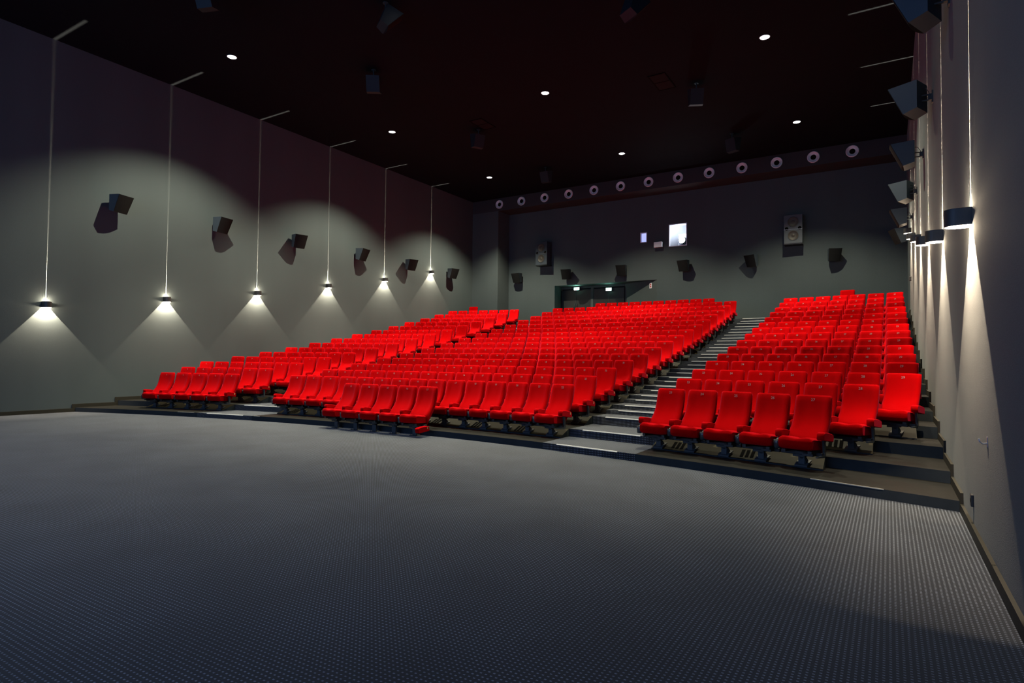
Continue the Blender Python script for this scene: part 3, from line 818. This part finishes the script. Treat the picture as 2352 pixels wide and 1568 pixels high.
for i in range(15):
    lo, hi = {0: (3, 27), 1: (2, 28)}.get(i, (1, 29))
    for block, a, c in (('left', lo, 7), ('middle', 8, 22), ('right', 23, hi)):
        for k in range(a, c + 1):
            x = seat_x(k); y = row_y(i, x)
            seats.append(dict(x=x, y=y, z=tread(i), rz=math.atan(row_slope(i, x)), k=k, er=(k == c), tag=(block != 'right' and k == c), floor=False, low=False,
                              label='red cinema seat, %s, %s tier of the %s block' % (side_name(block, k, a, c), ORD[i + 1], block),
                              group='red seats of the %s block' % block))
for n in range(11):
    x = -2.49 + 0.56 * (n + 0.44) - 0.0
    if n >= 10: break
    seats.append(dict(x=x, y=26.66 - cc(15) * x * x, z=tread(15), rz=math.atan(row_slope(15, x)), k=11 + n, er=(n == 9), tag=False, floor=False, low=False,
                      label='red cinema seat, %s from the left end, topmost short row before the back wall' % ORD[n + 1], group='red seats of the topmost row'))
seats.append(dict(x=-9.1, y=26.66 - cc(15) * 82, z=tread(15) + 0.03, rz=math.atan(row_slope(15, -9.1)), k=0, er=True, tag=False, floor=False, low=False,
                  label='single red seat standing alone at the top left by the pier', group='single seats at the back'))
seats.append(dict(x=8.05, y=26.66 - cc(15) * 66, z=tread(15) + 0.03, rz=math.atan(row_slope(15, 8.05)), k=0, er=True, tag=False, floor=False, low=False,
                  label='single red seat standing alone at the top right near the wall', group='single seats at the back'))
for n in range(5):
    x = -1.20 + 0.566 * n
    seats.append(dict(x=x, y=10.03, z=0.0, rz=(R(-5) if n == 0 else 0.0), k=13 + n, er=(n == 4), tag=(n == 4), floor=True, low=(n == 4),
                      label='red cinema seat, %s from the left, detached front row standing on the carpet' % ORD[n + 1], group='five red seats on the carpet'))
for s in seats:
    s['d'] = (Vector((s['x'], s['y'], s['z'] + 0.6)) - CAM).length
seats.sort(key=lambda s: s['d'] if s['k'] else 0)
def matrix_of(s): return Matrix.Translation((s['x'], s['y'], s['z'])) @ Matrix.Rotation(s['rz'], 4, 'Z')
for s in seats[:300]:
    t = thing('cinema_chair', s['label'], 'chair', (s['x'], s['y'], s['z']), s['rz'], s['group'])
    for nm, me, off, rot, subs in seat_parts(s['k'], s['er'], False, s['floor'], s['low'], s['tag']):
        c = link(nm, me, t, off)
        for nm2, me2, off2, rot2, _ in subs:
            link(nm2, me2, c, off2)
        if nm == 'armrest' and s['low'] and off[0] > 0:
            c.rotation_euler = (R(12), 0, 0)
# the seats beyond the nearest three hundred, one mass
bigv, bigf, bmi, bsm = [], [], [], []
mnames = []
for s in seats[300:]:
    T = matrix_of(s)
    def put(me, T2):
        o = len(bigv)
        mn = me.materials[0].name
        if mn not in mnames: mnames.append(mn)
        mi = mnames.index(mn)
        bigv.extend([T2 @ v.co for v in me.vertices])
        for p in me.polygons:
            bigf.append(tuple(i + o for i in p.vertices)); bmi.append(mi); bsm.append(p.use_smooth)
    for nm, me, off, rot, subs in seat_parts(s['k'], s['er'], False, s['floor'], s['low'], s['tag']):
        T2 = T @ Matrix.Translation(off); put(me, T2)
        for nm2, me2, off2, rot2, _ in subs: put(me2, T2 @ Matrix.Translation(off2))
me = bpy.data.meshes.new('far_seats'); me.from_pydata([tuple(v) for v in bigv], [], bigf)
for mn in mnames: me.materials.append(bpy.data.materials[mn])
me.polygons.foreach_set('material_index', bmi); me.polygons.foreach_set('use_smooth', bsm); me.update()
o = link('far_seats', me); o['kind'] = 'stuff'; o['label'] = 'red seats of the farthest rows towards the left and the back'; o['category'] = 'chairs'
